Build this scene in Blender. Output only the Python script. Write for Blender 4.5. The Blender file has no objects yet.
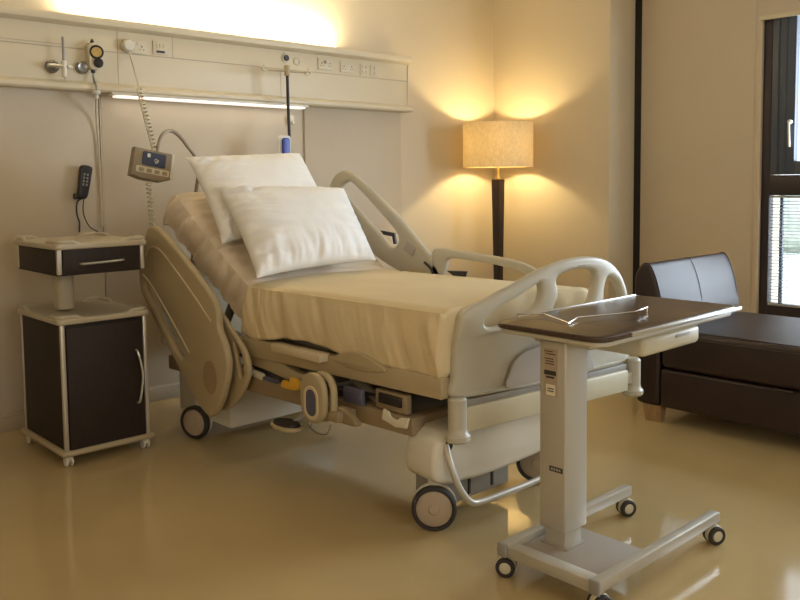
import bpy, bmesh, math, random
from mathutils import Vector, Matrix, noise
random.seed(4)
S = bpy.context.scene
COL = S.collection
PI = math.pi

# ------------------------------------------------------------------ camera
yaw, pit, roll = math.radians(42.8), math.radians(4.35), math.radians(-.663)
fw = Vector((math.sin(yaw)*math.cos(pit), math.cos(yaw)*math.cos(pit), -math.sin(pit)))
r0 = Vector((math.cos(yaw), -math.sin(yaw), 0)); u0 = r0.cross(fw)
rr = r0*math.cos(roll)+u0*math.sin(roll); uu = -r0*math.sin(roll)+u0*math.cos(roll)
cd = bpy.data.cameras.new('camera'); cam = bpy.data.objects.new('camera', cd); COL.objects.link(cam)
cam.matrix_world = Matrix(((rr.x, uu.x, -fw.x, 0), (rr.y, uu.y, -fw.y, -4.44), (rr.z, uu.z, -fw.z, 1.25), (0, 0, 0, 1)))
cd.sensor_width = 36; cd.lens = 832.8*36/800; cd.shift_y = -55.4/800; cd.clip_start = .05
S.camera = cam

# ------------------------------------------------------------------ world, lights, exposure
w = bpy.data.worlds.new('daylight'); S.world = w; w.use_nodes = True
bg = w.node_tree.nodes['Background']; bg.inputs[0].default_value = (.80, .90, 1, 1); bg.inputs[1].default_value = 3.2
S.view_settings.view_transform = 'Standard'; S.view_settings.look = 'None'
S.view_settings.exposure = 0.14; S.view_settings.gamma = 1; S.view_settings.use_curve_mapping = False

def area(name, loc, direction, sx, sy, power, color):
    l = bpy.data.lights.new(name, 'AREA'); l.shape = 'RECTANGLE'; l.size = sx; l.size_y = sy; l.energy = power; l.color = color
    o = bpy.data.objects.new(name, l); COL.objects.link(o); o.location = loc
    o.rotation_euler = Vector(direction).to_track_quat('-Z', 'Y').to_euler()
    return o
area('window_daylight', (5.95, -3.6, 1.5), (-1, .05, -.12), 2.0, 1.7, 172, (.74, .87, 1))     # sky light through the big window
area('rear_warm_fill', (1.2, -6.9, 1.7), (.1, 1, -.1), 1.8, 1.3, 11, (1, .80, .52))      # added warm fill from behind the viewer, source assumed
area('left_warm_fill', (-1.45, -4.7, 2.1), (1, .08, .30), 1.8, .7, 25, (1, .66, .32))       # warm fill added on the unseen left side, no known lamp there
area('headwall_uplight', (2.62, -.078, 2.14), (0, .05, 1), 1.75, .03, 29, (1, .84, .54))        # fluorescent lamp lying on the trunking
area('reading_light', (2.57, -.07, 1.712), (0, -.1, -1), 1.2, .03, .3, (1, .86, .70))
def point(name, loc, power, color, rad):
    l = bpy.data.lights.new(name, 'POINT'); l.energy = power; l.color = color; l.shadow_soft_size = rad
    o = bpy.data.objects.new(name, l); COL.objects.link(o); o.location = loc
LX, LY = 4.82, -.33
point('lamp_bulb', (LX, LY, 1.515), 18, (1, .78, .40), .035)

# ------------------------------------------------------------------ materials
def mat(name, col, rough=.5, metal=0, spec=.5, var=0, vscale=8, bump=0, bscale=60, emit=None, es=1, coat=0, trans=0, stretch=None, col2=None):
    m = bpy.data.materials.new(name); m.use_nodes = True; nt = m.node_tree; b = nt.nodes['Principled BSDF']
    b.inputs['Base Color'].default_value = (*col, 1); b.inputs['Roughness'].default_value = rough
    b.inputs['Metallic'].default_value = metal; b.inputs['Specular IOR Level'].default_value = spec
    b.inputs['Coat Weight'].default_value = coat
    if trans: b.inputs['Transmission Weight'].default_value = trans
    if emit: b.inputs['Emission Color'].default_value = (*emit, 1); b.inputs['Emission Strength'].default_value = es
    tc = nt.nodes.new('ShaderNodeTexCoord'); mp = nt.nodes.new('ShaderNodeMapping'); nt.links.new(tc.outputs['Object'], mp.inputs[0])
    if stretch: mp.inputs['Scale'].default_value = stretch
    n = nt.nodes.new('ShaderNodeTexNoise'); n.inputs['Scale'].default_value = vscale; n.inputs['Detail'].default_value = 4
    nt.links.new(mp.outputs[0], n.inputs['Vector'])
    cr = nt.nodes.new('ShaderNodeValToRGB'); nt.links.new(n.outputs['Fac'], cr.inputs[0])
    c2 = col2 or tuple(min(1, c*(1+var)) for c in col); c1 = tuple(c*(1-var) for c in col)
    cr.color_ramp.elements[0].position = .35; cr.color_ramp.elements[1].position = .65
    cr.color_ramp.elements[0].color = (*c1, 1); cr.color_ramp.elements[1].color = (*c2, 1)
    nt.links.new(cr.outputs[0], b.inputs['Base Color'])
    if bump:
        n2 = nt.nodes.new('ShaderNodeTexNoise'); n2.inputs['Scale'].default_value = bscale; n2.inputs['Detail'].default_value = 3
        nt.links.new(mp.outputs[0], n2.inputs['Vector'])
        bp = nt.nodes.new('ShaderNodeBump'); bp.inputs['Strength'].default_value = bump; bp.inputs['Distance'].default_value = .01
        nt.links.new(n2.outputs['Fac'], bp.inputs['Height']); nt.links.new(bp.outputs[0], b.inputs['Normal'])
    return m
M = dict(
    wall=mat('wall_paint', (.64, .55, .40), .7, var=.015, vscale=2, bump=.03, bscale=200),
    wall2=mat('wall_panel', (.56, .475, .35), .6, var=.015, vscale=3),
    ceil=mat('ceiling_paint', (.66, .62, .54), .8),
    floor=mat('vinyl_floor', (.50, .38, .19), .09, var=.05, vscale=1.6, spec=.5, bump=.012, bscale=9),
    base=mat('skirting', (.40, .33, .22), .5),
    black=mat('black_gap', (.012, .010, .008), .6),
    trunk=mat('trunking_cream', (.66, .58, .42), .45, var=.01),
    trunk2=mat('trunking_groove', (.46, .39, .28), .5),
    plastic=mat('cream_plastic', (.60, .55, .40), .38, var=.02),
    plastic2=mat('grey_beige_plastic', (.50, .47, .38), .35, var=.02),
    railp=mat('tan_rail_plastic', (.44, .36, .22), .42, var=.02),
    railg=mat('rail_groove', (.62, .53, .36), .4),
    railo=mat('rail_oval', (.33, .25, .15), .5),
    chassis=mat('chassis_beige', (.29, .22, .13), .5, var=.05),
    white=mat('white_plastic', (.70, .67, .58), .38),
    grey=mat('grey_plastic', (.30, .29, .27), .5, var=.04),
    lgrey=mat('pale_grey_panel', (.40, .37, .33), .5),
    dark=mat('dark_plastic', (.02, .018, .018), .4),
    tyre=mat('dark_rubber', (.035, .03, .03), .6),
    hub=mat('caster_disc', (.42, .34, .25), .4),
    sheet=mat('cream_sheet', (.80, .70, .57), .85, var=.03, vscale=5, bump=.12, bscale=90),
    blanket=mat('yellow_cream_blanket', (.72, .60, .38), .9, var=.02, vscale=4, bump=.12, bscale=140),
    pillow=mat('white_pillowcase', (.86, .85, .83), .8, var=.01, vscale=4, bump=.1, bscale=60),
    wenge=mat('wenge_laminate', (.020, .011, .006), .62, var=.25, vscale=30, stretch=(6, 6, .6)),
    locker=mat('locker_frame', (.50, .44, .32), .42, metal=0),
    post=mat('locker_post', (.56, .51, .42), .35, metal=.35),
    alu=mat('brushed_aluminium', (.62, .60, .55), .32, metal=.85),
    chrome=mat('chrome', (.8, .78, .74), .15, metal=1),
    leather=mat('brown_leather', (.030, .017, .014), .36, var=.12, vscale=6, spec=.42, bump=.22, bscale=220),
    leg=mat('ottoman_leg_wood', (.35, .22, .10), .45, var=.15, vscale=20, stretch=(4, 4, .5)),
    tabletop=mat('dark_wood_tabletop', (.055, .033, .022), .24, var=.2, vscale=10, stretch=(1, 8, 8), coat=0),
    tedge=mat('tabletop_edge', (.045, .028, .022), .3),
    tmetal=mat('table_painted_steel', (.50, .47, .40), .35, metal=.25),
    tbase=mat('table_base_plate', (.37, .33, .28), .45, metal=.1),
    lampwood=mat('lamp_dark_wood', (.022, .010, .007), .35, var=.2, vscale=20, stretch=(5, 5, .5)),
    brass=mat('brass', (.65, .42, .12), .3, metal=.9),
    navy=mat('navy_frame', (.06, .075, .105), .4),
    purple=mat('window_frame_brown', (.030, .020, .024), .4),
    roller=mat('roller_blind_cloth', (.55, .47, .36), .8, bump=.1, bscale=150),
    slat=mat("blind_slat", (.34, .35, .36), .4),
    hedge=mat('hedge_leaf', (.42, .47, .38), .8, var=.2, vscale=8),
    grass=mat('pale_paving', (.85, .86, .83), .9, var=.05),
    blue=mat('blue_plastic', (.05, .08, .42), .4),
    screen=mat('lcd_screen', (.05, .06, .10), .2),
    slate=mat('slate_blue_label', (.10, .10, .16), .5),
    yellow=mat('yellow_tag', (.75, .42, .04), .5),
    paper=mat('paper_label', (.72, .68, .56), .7),
    gold=mat('gauge_face', (.62, .42, .12), .35),
    ink=mat('ink', (.03, .03, .03), .6),
    steel=mat('dull_steel', (.30, .29, .27), .3, metal=.9),
    armm=mat('arm_paint', (.34, .29, .22), .35, metal=.2),
    termp=mat('terminal_brown_plastic', (.27, .21, .13), .45, var=.02),
    tube=mat('lamp_tube', (1, .95, .85), .4, emit=(1, .93, .80), es=5),
    tube2=mat('reading_tube', (1, .95, .88), .4, emit=(1, .86, .76), es=.85),
    bulb=mat('bulb_glass', (1, .9, .7), .4, emit=(1, .72, .36), es=6),
)
# lampshade: translucent woven linen
m = bpy.data.materials.new('linen_shade'); m.use_nodes = True; nt = m.node_tree; nt.nodes.clear()
o_ = nt.nodes.new('ShaderNodeOutputMaterial'); mx = nt.nodes.new('ShaderNodeMixShader'); df = nt.nodes.new('ShaderNodeBsdfDiffuse'); tl = nt.nodes.new('ShaderNodeBsdfTranslucent')
tc = nt.nodes.new('ShaderNodeTexCoord'); mp = nt.nodes.new('ShaderNodeMapping'); mp.inputs['Scale'].default_value = (50, 50, 22)
nn = nt.nodes.new('ShaderNodeTexNoise'); nn.inputs['Scale'].default_value = 1.6; nn.inputs['Detail'].default_value = 5
cr = nt.nodes.new('ShaderNodeValToRGB'); cr.color_ramp.elements[0].position = .3; cr.color_ramp.elements[1].position = .7
cr.color_ramp.elements[0].color = (.66, .56, .38, 1); cr.color_ramp.elements[1].color = (.80, .70, .50, 1)
nt.links.new(tc.outputs['Object'], mp.inputs[0]); nt.links.new(mp.outputs[0], nn.inputs['Vector']); nt.links.new(nn.outputs['Fac'], cr.inputs[0])
nt.links.new(cr.outputs[0], df.inputs[0]); nt.links.new(cr.outputs[0], tl.inputs[0]); mx.inputs[0].default_value = .29
nt.links.new(df.outputs[0], mx.inputs[1]); nt.links.new(tl.outputs[0], mx.inputs[2]); nt.links.new(mx.outputs[0], o_.inputs[0]); M['shade'] = m
# window glass: clear pane with a faint reflection
m = bpy.data.materials.new('window_glass'); m.use_nodes = True; nt = m.node_tree; nt.nodes.clear()
o_ = nt.nodes.new('ShaderNodeOutputMaterial'); mx = nt.nodes.new('ShaderNodeMixShader'); tr = nt.nodes.new('ShaderNodeBsdfTransparent'); gl = nt.nodes.new('ShaderNodeBsdfGlossy')
gl.inputs['Roughness'].default_value = .02; mx.inputs[0].default_value = .07; nt.links.new(tr.outputs[0], mx.inputs[1]); nt.links.new(gl.outputs[0], mx.inputs[2]); nt.links.new(mx.outputs[0], o_.inputs[0]); M['glass'] = m
# clear acrylic
m = mat('clear_acrylic', (.75, .78, .76), .08); m.node_tree.nodes['Principled BSDF'].inputs['Alpha'].default_value = .35; M['acrylic'] = m

# ------------------------------------------------------------------ mesh helpers (all in world metres)
def BM(): return bmesh.new()
def absorb(bm, tmp):
    me = bpy.data.meshes.new('t'); tmp.to_mesh(me); tmp.free(); bm.from_mesh(me); bpy.data.meshes.remove(me); return bm
def box(bm, x0, x1, y0, y1, z0, z1, bev=0, seg=2, mtx=None):
    t = BM(); bmesh.ops.create_cube(t, size=1)
    for v in t.verts: v.co = Vector(((x0+x1)/2+v.co.x*(x1-x0), (y0+y1)/2+v.co.y*(y1-y0), (z0+z1)/2+v.co.z*(z1-z0)))
    if bev: bmesh.ops.bevel(t, geom=t.edges[:], offset=bev, segments=seg, profile=.5, affect='EDGES')
    if mtx: t.transform(mtx)
    return absorb(bm, t)
def catmull(pts, n=6, closed=False):
    P = [Vector(p) for p in pts]; out = []; N = len(P)
    for i in range(N if closed else N-1):
        g = (lambda k: P[k % N]) if closed else (lambda k: P[max(0, min(N-1, k))])
        a, b, c, d = g(i-1), g(i), g(i+1), g(i+2)
        for k in range(n):
            t = k/n; out.append(.5*((2*b)+(c-a)*t+(2*a-5*b+4*c-d)*t*t+(3*b-a-3*c+d)*t**3))
    if not closed: out.append(P[-1])
    return out
def tube(bm, pts, rad, seg=10, smooth=0, caps=True, closed=False):
    P = catmull(pts, smooth, closed) if smooth else [Vector(p) for p in pts]
    R = rad if callable(rad) else (lambda t: rad)
    rings = []; prev = None
    n = len(P)
    for i, p in enumerate(P):
        a = P[i-1] if (i or closed) else p; b = P[(i+1) % n] if (i < n-1 or closed) else p
        d = (b-a).normalized()
        if prev is None:
            h = Vector((0, 0, 1)) if abs(d.z) < .9 else Vector((1, 0, 0)); e = d.cross(h).normalized()
        else: e = (prev-d*prev.dot(d)).normalized()
        prev = e; f = d.cross(e); q = R(i/max(1, n-1))
        rings.append([bm.verts.new(p+e*math.cos(2*PI*k/seg)*q+f*math.sin(2*PI*k/seg)*q) for k in range(seg)])
    m_ = n if closed else n-1
    for i in range(m_):
        A, B = rings[i], rings[(i+1) % n]
        for k in range(seg): bm.faces.new((A[k], A[(k+1) % seg], B[(k+1) % seg], B[k]))
    if caps and not closed: bm.faces.new(rings[0][::-1]); bm.faces.new(rings[-1])
    return bm
def lathe(bm, prof, origin, axis=(0, 0, 1), seg=32, sx=1, sy=1):
    """prof: list of (radius, height along axis)"""
    q = Vector(axis).to_track_quat('Z', 'Y'); O = Vector(origin); rings = []
    for (r_, h) in prof:
        if r_ < 1e-6: rings.append([bm.verts.new(O+q @ Vector((0, 0, h)))])
        else: rings.append([bm.verts.new(O+q @ Vector((r_*sx*math.cos(2*PI*k/seg), r_*sy*math.sin(2*PI*k/seg), h))) for k in range(seg)])
    for A, B in zip(rings, rings[1:]):
        for k in range(seg):
            k2 = (k+1) % seg
            if len(A) == 1 and len(B) == 1: continue
            if len(A) == 1: bm.faces.new((A[0], B[k2], B[k]))
            elif len(B) == 1: bm.faces.new((A[k], A[k2], B[0]))
            else: bm.faces.new((A[k], A[k2], B[k2], B[k]))
    return bm
def cyl(bm, r_, p0, p1, seg=24, bev=.0):
    p0, p1 = Vector(p0), Vector(p1); L = (p1-p0).length; b = min(bev, r_*.5, L*.4)
    pr = [(0, 0), (r_-b, 0), (r_, b), (r_, L-b), (r_-b, L), (0, L)] if b else [(0, 0), (r_, 0), (r_, L), (0, L)]
    return lathe(bm, pr, p0, p1-p0, seg)
def plate(bm, outer, holes, th, bev, place, smooth=5, crisp=()):
    """flat shape with rounded edges, outline in (a, z); place(a, b, z) -> world, b runs through the thickness"""
    cu = bpy.data.curves.new('c', 'CURVE'); cu.dimensions = '2D'; cu.fill_mode = 'BOTH'; cu.extrude = max(1e-4, th/2-bev); cu.bevel_depth = bev; cu.bevel_resolution = 2
    cu.offset = -bev
    for k, pl in enumerate([outer]+list(holes)):
        pp = catmull([(a, z, 0) for a, z in pl], smooth, True) if smooth and k not in crisp else [Vector((a, z, 0)) for a, z in pl]
        sp = cu.splines.new('POLY'); sp.points.add(len(pp)-1); sp.use_cyclic_u = True
        for q, p in zip(sp.points, pp): q.co = (p.x, p.y, 0, 1)
    ob = bpy.data.objects.new('c', cu); COL.objects.link(ob)
    dg = bpy.context.evaluated_depsgraph_get(); dg.update()
    me = bpy.data.meshes.new_from_object(ob.evaluated_get(dg), depsgraph=dg)
    t = BM(); t.from_mesh(me); bpy.data.meshes.remove(me); bpy.data.objects.remove(ob); bpy.data.curves.remove(cu)
    for v in t.verts: v.co = Vector(place(v.co.x, v.co.z, v.co.y))
    bmesh.ops.remove_doubles(t, verts=t.verts, dist=1e-5)
    bmesh.ops.recalc_face_normals(t, faces=t.faces)
    return absorb(bm, t)
def inX(x): return lambda a, b, z: (x+b, a, z)      # outline in (y, z), thickness in x
def inY(y): return lambda a, b, z: (a, y+b, z)      # outline in (x, z), thickness in y
def inZ(z0): return lambda a, b, z: (a, z, z0+b)    # outline in (x, y), thickness in z
def rrect(a0, a1, b0, b1, r_, n=5):
    out = []
    for cx, cy, s in ((a1-r_, b1-r_, 0), (a0+r_, b1-r_, 1), (a0+r_, b0+r_, 2), (a1-r_, b0+r_, 3)):
        for k in range(n+1):
            t = (s+k/n)*PI/2; out.append((cx+r_*math.cos(t), cy+r_*math.sin(t)))
    return out
def thing(name, label, cat, loc, group=None):
    o = bpy.data.objects.new(name, None); COL.objects.link(o); o.location = loc; o.empty_display_size = .1
    o['label'] = label; o['category'] = cat
    if group: o['group'] = group
    return o
def root_loc(o):
    while o.parent: o = o.parent
    return o.location.copy()
def obj(name, bm, m, parent=None, label=None, flat=False, loc=None, ang=35):
    me = bpy.data.meshes.new(name)
    bmesh.ops.recalc_face_normals(bm, faces=bm.faces)
    L = root_loc(parent) if parent else Vector(loc or (0, 0, 0))
    bm.transform(Matrix.Translation(-L)); bm.to_mesh(me); bm.free()
    if not flat:
        for p in me.polygons: p.use_smooth = True
        me.set_sharp_from_angle(angle=math.radians(ang))
    me.materials.append(M[m]); o = bpy.data.objects.new(name, me); COL.objects.link(o)
    if parent: o.parent = parent
    else: o.location = L
    if label: o['label'] = label
    return o
def single(name, bm, m, label, cat, loc, group=None, **k):
    o = obj(name, bm, m, None, label, loc=loc, **k); o['category'] = cat
    if group: o['group'] = group
    return o
def struct(name, bm, m, **k):
    o = obj(name, bm, m, **k); o['kind'] = 'structure'; return o

# ================================================================== SETTING
YC = -7.0; XL = -1.6; XR = 5.16; XW = 5.49; H = 2.9
struct('floor', box(BM(), XL, XW+.3, YC, .15, -.1, 0), 'floor', flat=True)
struct('ceiling', box(BM(), XL, XW+.3, YC, .15, H, H+.1), 'ceil', flat=True)
struct('wall_back', box(BM(), XL, XR+.1, 0, .15, 0, H), 'wall', flat=True)
struct('wall_left', box(BM(), XL-.15, XL, YC, .15, 0, H), 'wall', flat=True)
struct('wall_right', box(BM(), XR, XW+.3, -1.08, .15, 0, H, .006), 'wall')
# window wall with its opening
WY0, WY1, WZ0, WZ1 = -2.02, -5.0, .33, 2.45
b = BM(); box(b, XW, XW+.3, WY0, -1.08, 0, H); box(b, XW, XW+.3, WY1, WY0, 0, WZ0); box(b, XW, XW+.3, WY1, WY0, WZ1, H); box(b, XW, XW+.3, YC, WY1, 0, H)
struct('wall_window_side', b, 'wall', flat=True)
b = BM(); box(b, XL, .2, YC-.15, YC, 0, H); box(b, 2.2, XW+.3, YC-.15, YC, 0, H); box(b, .2, 2.2, YC-.15, YC, 0, 1.0); box(b, .2, 2.2, YC-.15, YC, 2.4, H)  # opening in this unseen wall is assumed, added along with the rear fill
struct('wall_rear', b, 'wall', flat=True)
# shadow gap and door-edge moulding beside the jog
struct('trim_1', box(BM(), XW-.012, XW, -1.135, -1.081, 0, H), 'black', flat=True)
struct('trim_2', box(BM(), XW-.02, XW, -2.02, -1.975, 0, H, .004), 'wall2')
b = BM(); box(b, XW-.014, XW, -1.975, -1.137, 0.02, H-.01, .003); struct('trim_3', b, 'wall2')
# skirting
b = BM(); box(b, XL, XR, -.012, 0, 0, .075, .003); struct('baseboard_back', b, 'base')
b = BM(); box(b, XR-.012, XR, -1.08, -.012, 0, .075, .003); struct('baseboard_right', b, 'base')
# removable wall panels below the trunking
b = BM(); box(b, XL, 1.895, -.014, 0, .09, 1.745, .003); struct('trim_4', b, 'wall2')
b = BM(); box(b, 1.91, 3.25, -.008, 0, .09, 1.745, .003); struct('trim_5', b, 'wall2')
b = BM(); box(b, 3.265, 4.12, -.014, 0, .09, 1.745, .003); struct('trim_6', b, 'wall2')
b = BM(); box(b, 1.897, 1.905, -.018, 0, .09, 1.745, .002); struct('trim_7', b, 'wall2')

# window ---------------------------------------------------------------
fr = BM(); fx0, fx1 = XW+.005, XW+.075
box(fr, fx0, fx1, WY0-.055, WY0, WZ0, WZ1, .003); box(fr, fx0, fx1, WY1, WY1+.055, WZ0, WZ1, .003)
box(fr, fx0, fx1, WY1+.055, WY0-.055, WZ1-.05, WZ1, .003); box(fr, fx0, fx1, WY1+.055, WY0-.055, WZ0, WZ0+.075, .003)
box(fr, fx0, fx1, WY1+.055, WY0-.055, 1.13, 1.262, .003)
for y in (-3.0, -3.95): box(fr, fx0, fx1, y-.03, y+.03, WZ0+.07, WZ1-.05, .003)
wf = struct('window_1', fr, 'purple')
sash_bm = BM(); yy = (WY0-.055, -2.97)
box(sash_bm, XW+.0, XW+.06, yy[0]-.155, yy[0]-.002, 1.264, WZ1-.052, .006)
box(sash_bm, XW+.0, XW+.06, yy[1], yy[1]+.12, 1.264, WZ1-.052, .006)
box(sash_bm, XW+.0, XW+.06, yy[1]+.12, yy[0]-.155, 1.264, 1.35, .006); box(sash_bm, XW+.0, XW+.06, yy[1]+.12, yy[0]-.155, WZ1-.13, WZ1-.052, .006)
box(sash_bm, XW-.008, XW+.0, yy[0]-.05, yy[0]-.04, 1.277, WZ1-.052); box(sash_bm, XW-.006, XW+.0, yy[0]-.10, yy[0]-.095, 1.277, WZ1-.052)
obj('sash', sash_bm, 'navy', wf)
hb = BM(); cyl(hb, .014, (XW-.001, -2.205, 1.60), (XW-.03, -2.205, 1.60), 16, .003); tube(hb, [(XW-.028, -2.205, 1.60), (XW-.034, -2.206, 1.56), (XW-.030, -2.21, 1.44)], .008, 8, 4)
obj('handle', hb, 'white', wf, 'white lever handle on the navy sash')
obj('pane', box(BM(), XW+.035, XW+.041, WY1+.05, WY0-.055, WZ0+.07, WZ1-.05), 'glass', wf, flat=True)
obj('mullion', box(BM(), XW+.045, XW+.07, -2.150, -2.128, WZ0+.07, 1.17, .003), 'navy', wf)
st = BM(); box(st, XW+.085, XW+.30, WY1, WY0, WZ0-.03, WZ0, .003); obj('sill', st, 'navy', wf)
# roller blind over the top
t = thing('roller_blind', 'beige roller blind pulled a little way down over the tall dark-framed window', 'blind', (XW-.05, -2.9, 2.6))
rb = BM(); box(rb, XW-.022, XW-.019, -4.9, -2.0, 2.29, 2.62); obj('cloth', rb, 'roller', t, flat=True)
rb = BM(); box(rb, XW-.028, XW-.013, -4.9, -2.0, 2.262, 2.294, .004); obj('bottom_bar', rb, 'plastic', t)
rb = BM(); cyl(rb, .035, (XW-.04, -4.9, 2.64), (XW-.04, -2.0, 2.64), 20, .004); obj('roller_tube', rb, 'roller', t)
# venetian blind
t = thing('venetian_blind', 'grey slatted blind hanging inside the lower window pane', 'blind', (XW+.012, -2.9, .42))
vb = BM()
for k in range(32):
    z = .425+k*.0215
    box(vb, XW-.008, XW+.020, -2.95, -2.085, z, z+.0012, mtx=Matrix.Translation((XW+.006, 0, z)) @ Matrix.Rotation(math.radians(14), 4, 'Y') @ Matrix.Translation((-XW-.006, 0, -z)))
obj('slats', vb, 'slat', t, flat=True)
for z in (1.121, .414): obj('rail', box(BM(), XW-.006, XW+.018, -2.95, -2.085, z-.007, z+.007, .002), 'slat', t)
for y in (-2.2, -2.83): obj('cord', cyl(BM(), .0012, (XW+.006, y, .41), (XW+.006, y, 1.118), 6), 'slat', t)
# outside
struct('ground', box(BM(), XW+.4, 40, -30, 25, -.5, -.4), 'grass', flat=True)
hg = BM(); bmesh.ops.create_icosphere(hg, subdivisions=4, radius=1)
for v in hg.verts:
    n_ = noise.noise(v.co*6)*.12+noise.noise(v.co*17)*.06
    v.co = Vector((19+v.co.x*(.9+n_), 4+v.co.y*(6+n_), .25+v.co.z*(.75+n_)))
single('hedge', hg, 'hedge', 'green hedge outside the lower window pane', 'hedge', (19, 4, -.4))

# ================================================================== BED-HEAD TRUNKING
TX0, TX1 = -1.55, 4.155
t = thing('service_trunking', 'long cream bed-head service trunking fixed along the back wall', 'trunking', (2.0, -.05, 1.76))
b = BM(); box(b, TX0, TX1-.012, -.062, -.001, 1.775, 2.09, .002); obj('face_panel', b, 'trunk', t)
b = BM(); plate(b, [(0, 2.075), (-.066, 2.075), (-.098, 2.092), (-.103, 2.112), (-.098, 2.128), (-.085, 2.128), (-.082, 2.112), (0, 2.112)], [], TX1-TX0, .001, lambda a, bb, z: ((TX0+TX1)/2+bb, a-.001, z), 0); obj('top_lip', b, 'trunk', t)
b = BM(); plate(b, [(0, 1.79), (-.066, 1.79), (-.092, 1.785), (-.108, 1.768), (-.108, 1.752), (-.098, 1.742), (0, 1.742)], [], TX1-TX0, .001, lambda a, bb, z: ((TX0+TX1)/2+bb, a-.001, z), 0); obj('bottom_lip', b, 'trunk', t)
b = BM(); box(b, TX1-.012, TX1, -.068, -.001, 1.75, 2.11, .004); obj('end_cap', b, 'trunk', t)
b = BM(); box(b, TX0, TX1-.012, -.0638, -.06, 1.958, 1.963); box(b, TX0, 1.70, -.0638, -.06, 1.974, 1.977)
for x in (2.315, 1.99): box(b, x, x+.003, -.0636, -.06, 1.963, 2.075)
for x in (1.99, 1.70, 3.05): box(b, x, x+.0025, -.0636, -.06, 1.79, 1.958)
obj('groove', b, 'trunk2', t)
t2 = thing('uplighter_tube', 'glowing strip light lying on top of the bed-head trunking', 'light', (2.6, -.04, 2.13))
b = BM(); box(b, 1.72, 3.50, -.07, -.012, 2.1125, 2.118, .002); obj('housing', b, 'trunk', t2)
b = BM(); cyl(b, .008, (1.74, -.045, 2.126), (3.46, -.045, 2.126), 12); obj('tube', b, 'tube', t2)
b = BM(); box(b, 3.42, 3.50, -.07, -.02, 2.117, 2.142, .006); obj('lamp_holder', b, 'white', t2)
t2 = thing('reading_light', 'slim white reading light under the bed-head trunking above the bed', 'light', (2.57, -.07, 1.715))
b = BM(); box(b, 1.93, 3.23, -.112, -.05, 1.728, 1.742, .003); obj('housing', b, 'white', t2)
b = BM(); box(b, 1.955, 3.205, -.108, -.055, 1.716, 1.729, .005, 3); obj('diffuser', b, 'tube2', t2)

# sockets and switches on the trunking
FY = -.0625
def uk_holes(bm, x, z, y):
    box(bm, x-.003, x+.003, y-.001, y+.001, z+.006, z+.014)
    box(bm, x-.013, x-.007, y-.001, y+.001, z-.009, z-.005); box(bm, x+.007, x+.013, y-.001, y+.001, z-.009, z-.005)
def double_socket(x, z, label, g=None):
    t = thing('power_socket', label, 'socket', (x, FY, z), g)
    b = BM(); box(b, x-.062, x+.062, FY-.007, FY, z-.036, z+.036, .003); obj('faceplate', b, 'trunk', t)
    for dx in (-.033, .033): b = BM(); uk_holes(b, x+dx, z-.006, FY-.0075); obj('pin_holes', b, 'ink', t)
    for s in (-.012, .012): obj('switch', box(BM(), x+s-.006, x+s+.006, FY-.010, FY-.006, z+.012, z+.028, .001), 'white', t)
    return t
double_socket(2.095, 2.000, 'double power socket on the trunking with the round white plug in it')
double_socket(3.405, 2.020, 'double power socket with a small brown indicator, nearest the drip pole')
double_socket(3.590, 2.015, 'double power socket on the trunking between another socket and the slim outlet plates')
obj('indicator', cyl(BM(), .012, (3.398, FY-.008, 2.032), (3.398, FY-.014, 2.032), 16, .002), 'railo', [o for o in COL.objects if o.get('label', '').startswith('double power socket with a small')][0])
for x, lab, g in ((3.735, 'slim vertical outlet plate with two dark slots beside the double sockets', 2), (3.825, 'slim outlet plate with one dark slot, the rightmost fitting on the trunking', 1)):
    t = thing('outlet_plate', lab, 'outlet', (x, FY, 2.01))
    obj('faceplate', box(BM(), x-.034, x+.034, FY-.006, FY, 1.972, 2.048, .003), 'trunk', t)
    b = BM()
    for k in range(g):
        dx = (-.015, .015)[k] if g == 2 else 0
        box(b, x+dx-.005, x+dx+.005, FY-.0072, FY-.005, 1.982, 2.006); box(b, x+dx-.005, x+dx+.005, FY-.0072, FY-.005, 2.016, 2.038)
    obj('slots', b, 'trunk2', t)
t = thing('switch_plate', 'small square switch plate with a dark label strip, right of the round plug', 'switch', (2.24, FY, 2.01))
obj('faceplate', box(BM(), 2.195, 2.285, FY-.006, FY, 1.972, 2.048, .003), 'trunk', t)
obj('label_strip', box(BM(), 2.215, 2.265, FY-.0075, FY-.005, 1.981, 1.993), 'ink', t)
for dx in (-.02, 0, .02): obj('rocker', box(BM(), 2.24+dx-.007, 2.24+dx+.007, FY-.010, FY-.005, 2.008, 2.032, .002), 'plastic', t)
# small gas outlets above the drip hooks
t = thing('gas_outlet', 'black round gas outlet on the trunking above the drip hooks', 'outlet', (3.09, FY, 2.03))
obj('collar', lathe(BM(), [(.0, 0), (.030, 0), (.030, .006), (.024, .009), (0, .009)], (3.09, FY, 2.03), (0, -1, 0), 24), 'plastic', t)
obj('port', cyl(BM(), .019, (3.09, FY-.008, 2.03), (3.09, FY-.018, 2.03), 20, .003), 'dark', t)
t = thing('gas_outlet', 'pale round capped outlet right of the black gas outlet', 'outlet', (3.175, FY, 2.018))
obj('collar', lathe(BM(), [(.0, 0), (.026, 0), (.026, .004), (.020, .007), (.017, .003), (0, .003)], (3.175, FY, 2.018), (0, -1, 0), 24), 'plastic', t)
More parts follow.
